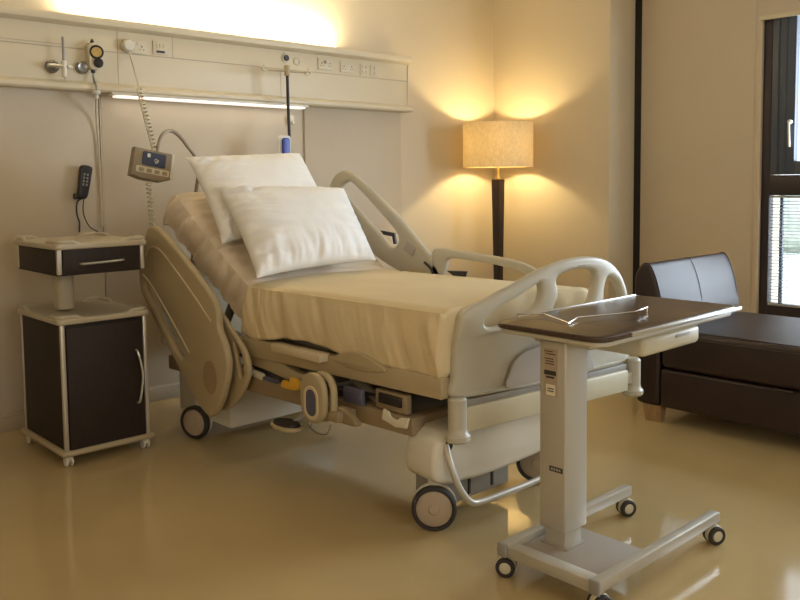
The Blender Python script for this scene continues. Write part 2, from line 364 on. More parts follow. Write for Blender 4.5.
# oxygen flowmeter
t = thing('oxygen_flowmeter', 'flowmeter with a thin upright tube and dark round outlet, leftmost on the trunking', 'flowmeter', (1.65, FY, 1.86))
b = BM(); lathe(b, [(0, 0), (.034, 0), (.034, .012), (.024, .020), (.018, .014), (0, .014)], (1.636, FY, 1.856), (0, -1, 0), 28); obj('outlet_ring', b, 'steel', t)
b = BM(); cyl(b, .014, (1.636, FY-.012, 1.856), (1.636, FY-.05, 1.856), 16, .003); cyl(b, .010, (1.60, FY-.045, 1.856), (1.70, FY-.045, 1.856), 12, .002); obj('body', b, 'chrome', t)
b = BM(); cyl(b, .0065, (1.682, FY-.045, 1.86), (1.682, FY-.045, 2.005), 12, .002); obj('flow_tube', b, 'steel', t)
b = BM(); cyl(b, .013, (1.682, FY-.045, 1.80), (1.682, FY-.045, 1.885), 14, .003); cyl(b, .010, (1.70, FY-.045, 1.856), (1.725, FY-.045, 1.852), 12, .003); obj('valve', b, 'white', t)
# suction regulator
t = thing('suction_regulator', 'cream suction regulator with a gold gauge dial and black knob on the trunking', 'regulator', (1.85, FY, 1.92))
b = BM(); lathe(b, [(0, 0), (.034, 0), (.034, .012), (.024, .020), (0, .014)], (1.79, FY, 1.862), (0, -1, 0), 28); obj('outlet_ring', b, 'steel', t)
b = BM(); plate(b, rrect(1.812, 1.872, 1.852, 1.992, .026), [], .05, .008, inY(FY-.026), 0); obj('body', b, 'plastic', t)
b = BM(); lathe(b, [(0, 0), (.036, 0), (.036, .012), (.029, .014), (.028, .010), (0, .010)], (1.853, FY-.05, 1.943), (-.35, -1, 0), 28); dial = obj('gauge', b, 'ink', t)
b = BM(); lathe(b, [(0, 0), (.026, 0), (.0255, .002), (0, .002)], (1.8496, FY-.0596, 1.943), (-.35, -1, 0), 28); obj('gauge_face', b, 'gold', dial, 'gold gauge face')
b = BM(); lathe(b, [(0, 0), (.026, 0), (.024, .022), (.018, .026), (0, .026)], (1.862, FY-.048, 1.888), (-.35, -1, 0), 20); obj('knob', b, 'dark', t, 'black knob')
b = BM(); lathe(b, [(0, 0), (.010, 0), (.010, .008), (.003, .022), (0, .022)], (1.842, FY-.026, 1.992), (0, 0, 1), 14); obj('cap', b, 'dark', t); b = BM(); lathe(b, [(0, 0), (.011, 0), (.011, .014), (0, .018)], (1.842, FY-.026, 1.852), (0, 0, -1), 14); obj('cap', b, 'dark', t)
b = BM(); tube(b, [(1.842, FY-.026, 1.84), (1.842, FY-.028, 1.80), (1.84, FY-.06, 1.77), (1.84, FY-.06, 1.73)], .005, 8, 5); obj('suction_hose', b, 'steel', t)
b = BM(); cyl(b, .022, (1.84, FY-.06, 1.742), (1.84, FY-.06, 1.722), 18, .004); cyl(b, .010, (1.84, FY-.06, 1.722), (1.84, FY-.06, 1.70), 14, .002); obj('hose_end', b, 'white', t)
b = BM(); tube(b, [(1.84, FY-.055, 1.705), (1.868, -.045, 1.62), (1.882, -.026, 1.45), (1.886, -.024, 1.02)], .0055, 8, 5); obj('drain_tube', b, 'plastic', t)

# ================================================================== HOSPITAL BED
bed = thing('hospital_bed', 'cream adjustable hospital bed with raised backrest and moulded footboard', 'bed', (2.45, -1.5, 0))
# footboard, slightly turned
FA = math.radians(5); FO = Vector((2.03, -2.44, 0)); FD = Vector((math.cos(FA), -math.sin(FA), 0)); FN = Vector((-math.sin(FA), -math.cos(FA), 0))
def fb(off, bow=.03, w_=1.06):
    def g(a, b_, z):
        c = bow*(1-((a-w_/2)/(w_/2))**2)
        return FO+FD*(a*.968+.010)+FN*(off+c-b_)+Vector((0, 0, z))
    return g
foot_out = [(0.049, 0.489), (0.043, 0.56), (0.048, 0.65), (0.065, 0.73), (0.094, 0.789), (0.195, 0.825), (0.347, 0.874), (0.481, 0.916), (0.622, 0.942), (0.771, 0.944), (0.897, 0.919), (0.985, 0.866), (1.035, 0.80), (1.056, 0.737), (1.06, 0.65), (1.058, 0.56), (1.045, 0.485), (.8, .478), (.55, .476), (.3, .48)]
fh1 = [(0.185, 0.736), (0.195, 0.762), (0.245, 0.790), (0.347, 0.822), (0.443, 0.858), (0.47, 0.862), (0.476, 0.821), (0.454, 0.785), (0.411, 0.763), (0.295, 0.73), (0.22, 0.724)]
fh2 = [(0.545, 0.755), (0.571, 0.812), (0.560, 0.871), (0.611, 0.893), (0.711, 0.901), (0.79, 0.887), (0.812, 0.855), (0.797, 0.803), (0.76, 0.760), (0.65, 0.742)]
fh3 = [(0.876, 0.742), (0.868, 0.796), (0.894, 0.852), (0.956, 0.831), (0.992, 0.786), (1.01, 0.73), (.94, .715)]
b = BM(); plate(b, foot_out, [fh1, fh2, fh3], .042, .016, fb(0)); ft = obj('footboard', b, 'plastic2', bed, ang=50)
b = BM(); plate(b, [(0.295, 0.49), (0.30, 0.549), (0.335, 0.597), (0.411, 0.622), (0.53, 0.628), (.65, .622), (.73, .597), (.765, .549), (.77, .49), (.53, .487)], [], .008, .003, fb(.021)); obj('panel', b, 'lgrey', ft, 'pale grey inset panel')
# cross beam and bumpers at the foot
def fpt(a, off, z): return FO+FD*a+FN*off+Vector((0, 0, z))
def fbox(bm, a0, a1, o0, o1, z0, z1, bev=.004):
    mt = Matrix.Translation(FO) @ Matrix(((FD.x, FN.x, 0, 0), (FD.y, FN.y, 0, 0), (0, 0, 1, 0), (0, 0, 0, 1)))
    return box(bm, a0, a1, o0, o1, z0, z1, bev, 2, mt)
b = BM(); fbox(b, .09, 1.0, -.02, .045, .365, .455, .008); obj('cross_beam', b, 'plastic', bed)
b = BM(); fbox(b, .10, 1.0, -.02, .035, .455, .478, .003); obj('beam_gap', b, 'grey', bed)
for a in (.066, 1.058):
    b = BM(); lathe(b, [(0, 0), (.040, 0), (.046, .008), (.046, .022), (.036, .034), (.034, .05), (.034, .150), (.028, .158), (0, .158)], fpt(a, .02, .335), (0, 0, 1), 28); obj('bumper', b, 'plastic2', bed)
    b = BM(); fbox(b, min(a, .55)*1 if a < .5 else 1.0, .12 if a < .5 else a, -.01, .04, .39, .44, .006); obj('bumper_arm', b, 'plastic2', bed)
# chassis (the long members run slightly askew to the room, like the bed)
SH = Matrix(((1, -.053, 0, -.053*1.22), (0, 1, 0, 0), (0, 0, 1, 0), (0, 0, 0, 1)))
b = BM()
box(b, 1.975, 2.04, -2.30, -.62, .325, .395, .006, 2, SH); box(b, 2.66, 2.72, -2.35, -.62, .315, .395, .006)
for y in (-2.26, -1.75, -1.2, -.68): box(b, 2.03, 2.70, y-.03, y+.03, .345, .39, .006)
box(b, 2.04, 2.66, -2.2, -1.0, .335, .347, .003)
obj('chassis', b, 'chassis', bed)
b = BM()      # mattress deck frame
box(b, 1.975, 2.02, -2.44, -1.22, .485, .565, .008, 2, SH); box(b, 2.80, 2.85, -2.42, -1.22, .485, .565, .008)
for y in (-2.38, -1.9, -1.3): box(b, 2.06, 2.82, y-.03, y+.03, .49, .55, .006)
plate(b, [(-1.86, .55), (-1.93, .585), (-2.02, .60), (-2.10, .585), (-2.18, .55), (-2.0, .53)], [], .03, .006, inX(2.022))
obj('deck_frame', b, 'railp', bed)
b = BM(); box(b, 2.09, 2.82, -2.40, -1.26, .555, .58, .006); obj('deck_panel', b, 'lgrey', bed)
# backrest frame rising with the back section
def bk(s, n_=0):      # along the incline, from the hinge; n_ above the deck
    d = Vector((0, .63, .42)).normalized(); nr = Vector((0, -.42, .63)).normalized()
    return Vector((0, -1.24, .60))+d*s+nr*n_
b = BM()
for x in (2.10, 2.76):
    p0, p1 = bk(.0, -.03), bk(.78, -.03); tube(b, [(x, p0.y, p0.z), (x, p1.y, p1.z)], .022, 8)
for s in (.02, .3, .6, .76):
    p = bk(s, -.02); tube(b, [(2.10, p.y, p.z), (2.76, p.y, p.z)], .018, 8)
obj('backrest_frame', b, 'chassis', bed)
b = BM(); p0, p1 = bk(0), bk(.8)
t_ = BM(); bmesh.ops.create_cube(t_, size=1)
d = (p1-p0).normalized(); nr = Vector((0, -d.z, d.y)); c_ = (p0+p1)/2
for v in t_.verts: v.co = Vector((2.44+v.co.x*.66, 0, 0))+Vector((0, c_.y, c_.z))+d*v.co.y*.8+nr*(v.co.z*.02)
absorb(b, t_); obj('backrest_panel', b, 'chassis', bed)
# lift links between chassis and deck
for x in (2.12, 2.60):
    for P_ in ([(x, -2.05, .37), (x, -1.78, .51)], [(x, -1.05, .37), (x, -1.32, .52)], [(x, -.75, .37), (x, -.95, .66)]): obj('lift_link', tube(BM(), P_, .022, 10), 'grey', bed)
b = BM(); box(b, 2.10, 2.30, -1.72, -1.42, .40, .475, .012); box(b, 2.35, 2.6, -2.1, -1.8, .39, .47, .012); obj('motor_housing', b, 'grey', bed)
b = BM(); cyl(b, .028, (2.2, -1.45, .42), (2.2, -1.0, .46), 16, .004); cyl(b, .016, (2.2, -1.0, .46), (2.2, -.85, .50), 12); obj('actuator', b, 'steel', bed)
b = BM(); plate(b, [(-1.28, .50), (-1.36, .55), (-1.46, .51), (-1.60, .46), (-1.75, .455), (-1.75, .42), (-1.55, .415), (-1.40, .43), (-1.28, .44)], [], .05, .01, inX(2.03)); obj('pivot_arm', b, 'railp', bed)
b = BM(); box(b, 1.965, 2.02, -1.84, -1.50, .535, .572, .008); obj('rail_bracket', b, 'railg', bed)
b = BM(); tube(b, [(2.0, -1.15, .50), (2.02, -1.3, .43), (2.0, -1.5, .41), (2.03, -1.75, .42), (2.05, -2.0, .41)], .009, 8, 6); tube(b, [(2.03, -1.2, .46), (2.06, -1.45, .40), (2.02, -1.7, .42), (2.05, -2.1, .44)], .007, 8, 6); obj('wiring', b, 'dark', bed)
b = BM(); tube(b, [(2.0, -1.24, .412), (1.99, -1.4, .405)], .016, 10); obj('release_lever', b, 'white', bed, 'pale release lever')
b = BM(); box(b, 1.975, 2.0, -1.52, -1.42, .397, .412, .003); obj('blue_sticker', b, 'slate', bed, 'slate blue sticker')
b = BM(); plate(b, [(-1.585, .402), (-1.60, .43), (-1.64, .425), (-1.655, .45), (-1.70, .44), (-1.70, .405), (-1.64, .398)], [], .02, .004, inX(1.965)); obj('tag', b, 'yellow', bed, 'yellow hanging tag')
b = BM(); box(b, 1.995, 2.015, -2.06, -1.95, .40, .462, .004); obj('socket_cover', b, 'slate', bed, 'slate blue socket cover')
b = BM(); box(b, 2.018, 2.032, -2.25, -2.13, .425, .462, .003); obj('recess', b, 'dark', bed, 'dark recess in the frame')
b = BM(); box(b, 2.03, 2.06, -2.27, -2.10, .40, .472, .005); obj('frame_plate', b, 'chassis', bed)
b = BM(); plate(b, [(-2.155, .368), (-2.165, .408), (-2.19, .402), (-2.20, .385), (-2.235, .378), (-2.255, .392), (-2.30, .398), (-2.285, .358), (-2.23, .352)], [], .012, .002, inX(2.018), 0); obj('paper_label', b, 'paper', bed, 'torn white paper label')
# bed-base covers (foot and head)
b = BM(); plate(b, [(-.02, .20), (-.02, .30), (.02, .345), (.10, .362), (.5, .362), (.675, .362), (.70, .33), (.69, .27), (.66, .215), (.55, .185), (.40, .170), (.22, .160), (.12, .165), (.06, .165)], [], .17, .022, fb(-.10, .0)); cv = obj('foot_base_cover', b, 'white', bed, ang=50)
b = BM(); box(b, 2.14, 2.50, -2.36, -2.20, .055, .20, .006); obj('foot_base_box', b, 'grey', bed)
for x in (2.26, 2.39):
    obj('vent_slot', box(BM(), x, x+.014, -2.364, -2.358, .07, .165, .001), 'dark', bed)
b = BM(); lathe(b, [(0, 0), (.016, 0), (.013, .006), (0, .006)], fpt(.055, -.014, .318), FN, 20, 1, 1.6); obj('slot', b, 'dark', cv)
b = BM(); lathe(b, [(0, 0), (.012, 0), (.010, .006), (0, .006)], fpt(.66, -.014, .318), FN, 20, 1, 1.6); obj('slot', b, 'dark', cv)
b = BM(); box(b, 2.03, 2.66, -1.05, -.55, .085, .335, .02); obj('head_base_cover', b, 'white', bed)
# brake bar
b = BM(); tube(b, [(2.075, -2.425, .318), (2.066, -2.455, .26), (2.078, -2.485, .18), (2.11, -2.505, .125), (2.16, -2.508, .108), (2.30, -2.51, .105), (2.487, -2.51, .105), (2.60, -2.505, .12), (2.655, -2.46, .20), (2.675, -2.38, .31)], .0125, 12, 6); obj('brake_bar', b, 'tmetal', bed)
# casters
def caster(root, c, axis, r_, wd, name='caster', top=.2):
    ax = Vector(axis).normalized(); c = Vector(c)
    b = BM(); cyl(b, r_*.30, c+Vector((0, 0, r_*.5))-ax*wd*.9, (c.x-ax.x*wd*.9, c.y-ax.y*wd*.9, top), 14, .002)
    # housing: a rounded cover behind the disc
    lathe(b, [(0, -wd*1.0), (r_*.80, -wd*1.0), (r_*1.0, -wd*.8), (r_*1.0, -wd*.45), (0, -wd*.45)], c+Vector((0, 0, r_*.06)), ax, 32)
    cs = obj(name, b, 'white', root)
    b = BM(); lathe(b, [(r_*.80, -wd*.42), (r_*.95, -wd*.42), (r_, -wd*.30), (r_, wd*.36), (r_*.95, wd*.5), (r_*.84, wd*.5), (r_*.80, wd*.3), (r_*.80, -wd*.42)], c, ax, 40); obj('tyre', b, 'tyre', cs)
    b = BM(); lathe(b, [(0, -wd*.3), (r_*.80, -wd*.3), (r_*.80, wd*.34), (r_*.72, wd*.46), (r_*.25, wd*.50), (r_*.2, wd*.62), (0, wd*.64)], c, ax, 36); obj('disc', b, 'hub', cs)
    return cs
caster(bed, (2.055, -2.385, .081), (-.74, -.67, 0), .081, .035)
caster(bed, (2.705, -2.335, .081), (-.80, -.60, 0), .081, .035)
caster(bed, (1.985, -.80, .081), (-.93, -.37, 0), .081, .038, top=.34)
caster(bed, (2.66, -.72, .081), (-.9, -.3, 0), .081, .035, top=.34)
# near side rail, head half, lowered
nr_out = [(-0.565, 0.994), (-0.60, 1.035), (-0.654, 1.046), (-0.755, 1.010), (-0.989, 0.880), (-1.185, 0.755), (-1.235, 0.690), (-1.240, 0.613), (-1.290, 0.540), (-1.310, 0.450), (-1.275, 0.346), (-1.22, 0.255), (-1.160, 0.205), (-1.111, 0.204), (-0.996, 0.267), (-0.86, .385), (-0.717, 0.508), (-0.559, 0.651), (-0.497, 0.72), (-0.487, 0.85)]
slot = [(-0.560, 0.760), (-0.60, .742), (-0.75, .625), (-0.91, 0.485), (-0.93, 0.445), (-.89, .435), (-0.78, 0.515), (-0.62, 0.655), (-.555, .725)]
b = BM(); plate(b, nr_out, [slot], .036, .013, inX(1.885)); sr = obj('side_rail', b, 'railp', bed, 'lowered tan side rail facing the locker', ang=50)
b = BM(); lathe(b, [(0, 0), (.052, 0), (.050, .004), (0, .005)], (1.868, -1.165, .385), (-1, 0, 0), 32, 1.2, 1.5); obj('grip_oval', b, 'railo', sr)
b = BM(); tube(b, [(1.868, -.575, .90), (1.868, -.60, .93), (1.868, -.66, .945), (1.868, -.73, .93), (1.868, -.83, .875), (1.868, -1.02, .755), (1.868, -1.185, .64)], .0055, 8, 5)
tube(b, [(1.868, -.535, .80), (1.868, -.62, .755), (1.868, -.80, .62), (1.868, -.98, .47)], .005, 8, 5)
obj('raised_line', b, 'railg', sr)
b = BM(); plate(b, [(-1.0, .68), (-1.13, .675), (-1.24, .60), (-1.345, .52), (-1.375, .43), (-1.32, .335), (-1.20, .235), (-1.12, .22), (-1.07, .30), (-1.0, .5)], [[(-1.26, .555), (-1.315, .505), (-1.335, .44), (-1.315, .39), (-1.29, .44), (-1.27, .5)]], .025, .010, inX(1.945)); obj('rail_arm', b, 'railp', bed, ang=50)
b = BM(); box(b, 1.87, 1.905, -.645, -.585, .985, 1.01, .006); obj('latch', b, 'railo', sr)
# rail bracket pair with the oval window
for x, dy in ((1.885, 0), (1.922, -.012)):
    b = BM(); plate(b, rrect(-1.985+dy, -1.835+dy, .33, .525, .07), [] if x < 1.9 else [rrect(-1.96+dy, -1.86+dy, .36, .50, .045)], .028, .010, inX(x), 0); br = obj('foot_rail_end', b, 'railp', bed, ang=50)
    if x < 1.9:
        b = BM(); plate(b, rrect(-1.955, -1.865, .345, .475, .042), [rrect(-1.942, -1.878, .358, .462, .03)], .006, .002, inX(1.870), 0); obj('rim', b, 'railg', br)
        b = BM(); plate(b, rrect(-1.942, -1.878, .358, .462, .03), [], .005, .001, inX(1.871), 0); obj('oval_panel', b, 'slate', br, 'slate grey oval panel')
b = BM(); box(b, 1.90, 2.0, -2.03, -1.88, .345, .385, .01); plate(b, [(-1.97, .395), (-2.04, .39), (-2.10, .36), (-2.09, .34), (-1.97, .345)], [], .03, .008, inX(1.945)); obj('rail_foot_arm', b, 'chassis', bed)
b = BM(); tube(b, [(1.90, -1.87, .335), (1.89, -1.87, .305), (1.89, -1.92, .29), (1.89, -1.98, .30), (1.90, -1.99, .335)], .003, 6, 5); obj('wire_loop', b, 'steel', bed)
# CPR pedal
b = BM(); lathe(b, [(0, 0), (.075, 0), (.082, .008), (.078, .018), (0, .020)], (1.93, -1.66, .245), (0, 0, 1), 32, .62, 1.15); pd = obj('foot_pedal', b, 'railp', bed)
b = BM(); lathe(b, [(0, 0), (.068, 0), (.062, .010), (0, .014)], (1.93, -1.66, .263), (0, 0, 1), 32, .62, 1.15); obj('pedal_pad', b, 'dark', pd, 'black pedal pad')
b = BM(); tube(b, [(1.94, -1.66, .25), (2.0, -1.70, .30), (2.02, -1.72, .36)], .013, 8, 4); obj('pedal_arm', b, 'grey', bed)
# far side rails, raised
fr_out = [(-0.60, 1.17), (-0.625, 1.235), (-0.675, 1.29), (-0.766, 1.317), (-0.862, 1.278), (-1.02, 1.18), (-1.188, 1.07), (-1.404, 0.896), (-1.504, 0.805), (-1.515, 0.765), (-1.47, 0.745), (-1.395, 0.735), (-1.198, 0.775), (-0.972, 0.865), (-0.80, 1.0), (-0.64, 1.12)]
fr_h = [(-0.727, 1.221), (-0.791, 1.252), (-0.86, 1.224), (-1.043, 1.095), (-1.186, 0.981), (-1.200, 0.925), (-1.145, 0.899), (-1.033, 0.975), (-0.892, 1.076), (-0.762, 1.176)]
b = BM(); plate(b, fr_out, [fr_h], .036, .013, inX(3.0)); fs = obj('side_rail', b, 'plastic2', bed, 'raised far side rail beside the pillows', ang=50)
b = BM(); tube(b, [(2.975, -1.41, .835), (2.975, -1.46, .80), (2.975, -1.485, .75)], .006, 8, 4); obj('release_slot', b, 'dark', fs)
b = BM(); box(b, 2.976, 2.984, -1.335, -1.26, .87, .93, .002, mtx=Matrix.Translation((0, -1.3, .9)) @ Matrix.Rotation(.5, 4, 'X') @ Matrix.Translation((0, 1.3, -.9))); obj('button_pad', b, 'lgrey', fs)
b = BM(); plate(b, [(-1.05, .985), (-1.16, .975), (-1.175, .915), (-1.155, .915), (-1.145, .955), (-1.075, .962)], [], .016, .003, inX(3.0), 0); obj('latch', b, 'dark', fs, 'black angled latch in the rail opening')
b = BM(); plate(b, [(-1.47, .60), (-1.45, .83), (-1.455, .895), (-1.50, .912), (-1.65, .905), (-1.905, .888), (-2.04, .868), (-2.13, .825), (-2.16, .74), (-2.15, .60)], [[(-1.555, .70), (-1.545, .82), (-1.575, .862), (-1.70, .862), (-1.90, .848), (-2.03, .822), (-2.07, .76), (-2.06, .70)]], .036, .013, inX(3.0)); fs2 = obj('side_rail', b, 'plastic2', bed, 'lower far side rail towards the foot of the bed', ang=50)
b = BM(); plate(b, [(-1.55, .80), (-1.68, .806), (-1.67, .78), (-1.655, .745), (-1.60, .745), (-1.60, .775)], [], .018, .003, inX(3.0), 0); obj('latch', b, 'dark', fs2, 'black latch')
b = BM(); box(b, 2.83, 3.0, -1.36, -1.28, .50, .56, .008); box(b, 2.98, 3.015, -1.42, -1.25, .50, .80, .008); obj('rail_support', b, 'railp', bed)
b = BM(); box(b, 2.83, 3.0, -1.9, -1.82, .50, .56, .008); box(b, 2.98, 3.015, -1.92, -1.80, .50, .66, .008); obj('rail_support', b, 'railp', bed)
# headboard (low, behind the raised back)
b = BM(); box(b, 2.05, 2.80, -.36, -.33, .40, .85, .012); obj('headboard', b, 'plastic', bed)

# ------------------------------------------------------------------ cloth
def fbm(x, y, z=0): return noise.noise(Vector((x, y, z)))+.5*noise.noise(Vector((2*x+7, 2*y, z)))
def prof(s):
    """top profile: s metres from the foot end; returns (y, z, nx, nz)"""
    L1 = 1.17
    hinge_y, hinge_z = -1.27, .785
    a = math.radians(33.7); R_ = .22
    # smooth bend by arc
    l = R_*math.tan(a/2)
    if s < L1-l: return Vector((0, -2.44+s, hinge_z)), Vector((0, 0, 1)), 0.
    if s < L1-l+R_*a:
        t = (s-(L1-l))/R_; return Vector((0, -2.44+L1-l+R_*math.sin(t), hinge_z+R_*(1-math.cos(t)))), Vector((0, -math.sin(t), math.cos(t))), t/a
    q = s-(L1-l+R_*a)+l
    return Vector((0, hinge_y+q*math.cos(a), hinge_z+q*math.sin(a))), Vector((0, -math.sin(a), math.cos(a))), 1.
def drape(s0, s1, x0, x1, drop, edge_r, disp, ns, nc, lift=0, thick=.0, round_end=0, end_drop=0):
    bm = BM(); rows = []
    wd = x1-x0; Lc = drop*2+wd
    for i in range(ns+1):
        s = s0+(s1-s0)*i/ns; P, N, bend = prof(s); row = []
        de = min(s-s0, s1-s); el = 0
        if round_end and s1-s < round_end: k = 1-(s1-s)/round_end; el = -round_end*(1-math.sqrt(max(0, 1-k*k)))
        for j in range(nc+1):
            c = Lc*j/nc
            dr = drop(s) if callable(drop) else drop
            if c < dr: x, h, side = x0, -(dr-c), -1
            elif c > dr+wd: x, h, side = x1, -(c-dr-wd), 1
            else: x, h, side = x0+(c-dr), 0, 0
            # round the long edges
            ex = min(x-x0, x1-x)
            if side == 0 and ex < edge_r: k = 1-ex/edge_r; h -= edge_r*(1-math.sqrt(max(0, 1-k*k*.85)))*.75
            if side and -h < edge_r: pass
            crown = .018*math.sin(PI*max(0, min(1, (x-x0)/wd)))
            ox, on = disp(s, x, h, side, bend)
            row.append(bm.verts.new(Vector((x+ox+max(-.018, .065*(1-s/1.2)), 0, 0))+P+N*(h+lift+crown+on+(el if not side else el*.6))))
        rows.append(row)
    for A, B in zip(rows, rows[1:]):
        for k in range(nc): bm.faces.new((A[k], A[k+1], B[k+1], B[k]))
    if end_drop:
        dr = drop; js = [j for j in range(nc+1) if dr <= Lc*j/nc <= dr+wd]; prev_ = [rows[0][j] for j in js]; cols = [[prev_[0]], [prev_[-1]]]
        for k in range(1, 13):
            a = k/12; cur = [bm.verts.new(v.co+Vector((0, -.014*math.sin(min(1, a*3)*PI/2), -end_drop*a))) for v in [rows[0][j] for j in js]]
            for q in range(len(js)-1): bm.faces.new((prev_[q], prev_[q+1], cur[q+1], cur[q]))
            prev_ = cur; cols[0].append(cur[0]); cols[1].append(cur[-1])
        # close the two corners: bridge the skirt ends to the end drop
        for side_ in (0, 1):
            A = ([rows[0][j] for j in range(js[0], -1, -1)] if side_ == 0 else [rows[0][j] for j in range(js[-1], nc+1)])
            B = cols[side_]; i = k = 0
            while i < len(A)-1 or k < len(B)-1:
                if k == len(B)-1 or (i < len(A)-1 and (i+1)/(len(A)-1) <= (k+1)/(len(B)-1)):
                    if A[i] != B[k] and A[i+1] != B[k]: bm.faces.new((A[i], A[i+1], B[k]))
                    i += 1
                else:
                    if A[i] != B[k] and A[i] != B[k+1]: bm.faces.new((A[i], B[k+1], B[k]))
                    k += 1
    return bm, rows
def cap_rows(bm, rows):
    for R_ in (rows[0], rows[-1]):
        # close the end with a strip towards the bottom centre
        n = len(R_)
        for k in range(n//2-1): 
            try: bm.faces.new((R_[k], R_[k+1], R_[n-2-k], R_[n-1-k]))
            except ValueError: pass
def sheet_disp(s, x, h, side, bend):
    if side:
        f_ = .026*fbm(s*12+h*4, h*2.5, 1.3)*min(1, -h/.05)+.011*fbm(s*30+h*9, h*5, 7)*min(1, -h/.03)
        return side*(f_+.010*math.sin(PI*min(1, -h/.16))), .002*fbm(s*20, h*9)
    e = min(1, abs(x-2.02)/.25)
    ridge = abs(noise.noise(Vector((s*11+.5*fbm(x*2.2, s), x*1.5, 2.1))))
    return 0, (.040*max(-.12, .26-ridge)*(1.3-.75*e)+.006*fbm(s*30, x*4, 5)) if bend > .1 else .003*fbm(s*8, x*3, 5)
mb, rows = drape(.035, 1.945, 2.02, 2.865, .185, .055, sheet_disp, 260, 130, round_end=.05)
cap_rows(mb, rows)
mo = single('mattress', mb, 'sheet', 'thick mattress in a wrinkled cream fitted sheet, raised at the head of the bed', 'mattress', (2.44, -1.6, .6), ang=80)

def blanket_disp(s, x, h, side, bend):
    if side:
        hh = -h
        f_ = .016*fbm(s*6.5+hh*1.5, hh*1.0, 3)*min(1, hh/.05)+.005*fbm(s*19+hh*7, hh*3, 9)*min(1, hh/.04)
        edge = .014*math.sin(s*9+1.2)+.010*fbm(s*5, 0, 4)
        pl = .010*math.exp(-((s-1.07)/.10)**2)*fbm(s*45+hh*12, hh*4, 2)
        return side*(.012+f_+pl+.018*math.sin(PI*min(1, hh/.24))), (edge-.038*math.exp(-(s/.32)**2))*(hh/.2)
    return 0, .0035*fbm(s*3.2, x*3.2, 8)+.004*math.exp(-((s-1.10)/.12)**2)*fbm(s*24, x*7, 8)
bb, rows = drape(.012, 1.15, 2.003, 2.875, .212, .050, blanket_disp, 190, 120, lift=.012, end_drop=.215)
bl = single('blanket', bb, 'blanket', 'plain yellowish cream blanket spread flat over the lower half of the bed', 'blanket', (2.44, -1.85, .8), ang=80)
sm = bl.modifiers.new('thickness', 'SOLIDIFY'); sm.thickness = .006; sm.offset = -1

def pillow(name, label, BL, BR, TL, TR, th, seed, group):
    BL, BR, TL, TR = map(Vector, (BL, BR, TL, TR)); bm = BM(); n = 72
    nrm = (BR-BL).cross(TL-BL).normalized()
    if nrm.y > 0: nrm = -nrm
    def pt(i, j, side):
        s, t = 2*i/n-1, 2*j/n-1
        # concave edges leave ears at the corners
        s2 = s*(1-.05*(1-t*t)); t2 = t*(1-.07*(1-s*s))
        a, b_ = (s2+1)/2, (t2+1)/2
        P = BL*(1-a)*(1-b_)+BR*a*(1-b_)+TL*(1-a)*b_+TR*a*b_
        e = (1-abs(s)**2.6)*(1-abs(t)**2.6); h = th/2*max(0, e)**.50*(1 if side > 0 else .6)
        em = max(0, 1-(max(abs(s), abs(t)))**1.0)
        # seam gathers: folds run inwards from the edges
        g = 0
        g += .026*math.exp(-((1+t)/.42)**2)*fbm(s*7, t*1.2, seed)*(1 if h > .004 else 0)
        g += .024*math.exp(-((1+s)/.45)**2)*fbm(t*6+s*2, s*1.0, seed+3)
        g += .009*math.exp(-((1-s)/.30)**2)*fbm(t*9, s*1.2, seed+5)
        g += .020*math.exp(-(((1-t)/.5)**2+((1+s)/.6)**2))*fbm(s*4-t*6, t*2+s*2, seed+8)
        g += .006*math.exp(-((1-t)/.25)**2)*fbm(s*9, t*1.2, seed+9)
        g += .004*fbm(s*2.5, t*2.5, seed+2)
        g *= min(1, em*9)
        sag = .02*math.sin(PI*(t+1)/2)*(-.3)
        return P+nrm*(side*h+(g if side > 0 else g*.4)+sag*0)
    top = [[bm.verts.new(pt(i, j, 1)) for j in range(n+1)] for i in range(n+1)]
    bot = [[top[i][j] if i in (0, n) or j in (0, n) else bm.verts.new(pt(i, j, -1)) for j in range(n+1)] for i in range(n+1)]
    for i in range(n):
        for j in range(n):
            bm.faces.new((top[i][j], top[i+1][j], top[i+1][j+1], top[i][j+1])); bm.faces.new((bot[i][j+1], bot[i+1][j+1], bot[i+1][j], bot[i][j]))
    c = (BL+BR)/2
    return single(name, bm, 'pillow', label, 'pillow', tuple(c), group, ang=80)
pillow('pillow', 'white pillow behind the other, leaning on the raised backrest', (1.985, -1.10, .975), (2.72, -1.02, 1.03), (2.025, -.715, 1.38), (2.735, -.68, 1.41), .19, 11, 'pillows on the bed')
pillow('pillow', 'front white pillow, larger in view, leaning against the other pillow', (2.00, -1.36, .835), (2.69, -1.36, .865), (2.035, -.975, 1.235), (2.785, -1.0, 1.215), .21, 31, 'pillows on the bed')

# ================================================================== BEDSIDE TERMINAL, ARM, CORDS, DRIP POLE
t = thing('bedside_terminal', 'small beige control box with a screen, on a bent arm at the bed head', 'control unit', (2.2, -.42, .62))
MT = Matrix.Translation((1.937, -.52, 1.345)) @ Matrix.Rotation(math.radians(-6), 4, 'Z') @ Matrix.Rotation(math.radians(11), 4, 'Y') @ Matrix.Rotation(math.radians(-8), 4, 'X')
def loc_plate(bm, pts, holes, th, bev, y, sm_=0): return plate(bm, pts, holes, th, bev, lambda a, b_, z: MT @ Vector((a, y+b_, z)), sm_)
b = BM(); loc_plate(b, [(-.100, .072), (.100, .072), (.100, -.058), (.05, -.080), (-.05, -.082), (-.108, -.070)], [], .055, .010, 0); hs = obj('housing', b, 'termp', t)
b = BM(); box(b, .088, .108, -.028, .028, -.06, .075, .008, 2, MT); obj('side_grip', b, 'white', t, 'white side grip')
b = BM(); loc_plate(b, rrect(-.058, .062, -.012, .058, .008), [], .006, .001, -.028); sc = obj('screen', b, 'screen', t, 'dark blue screen')
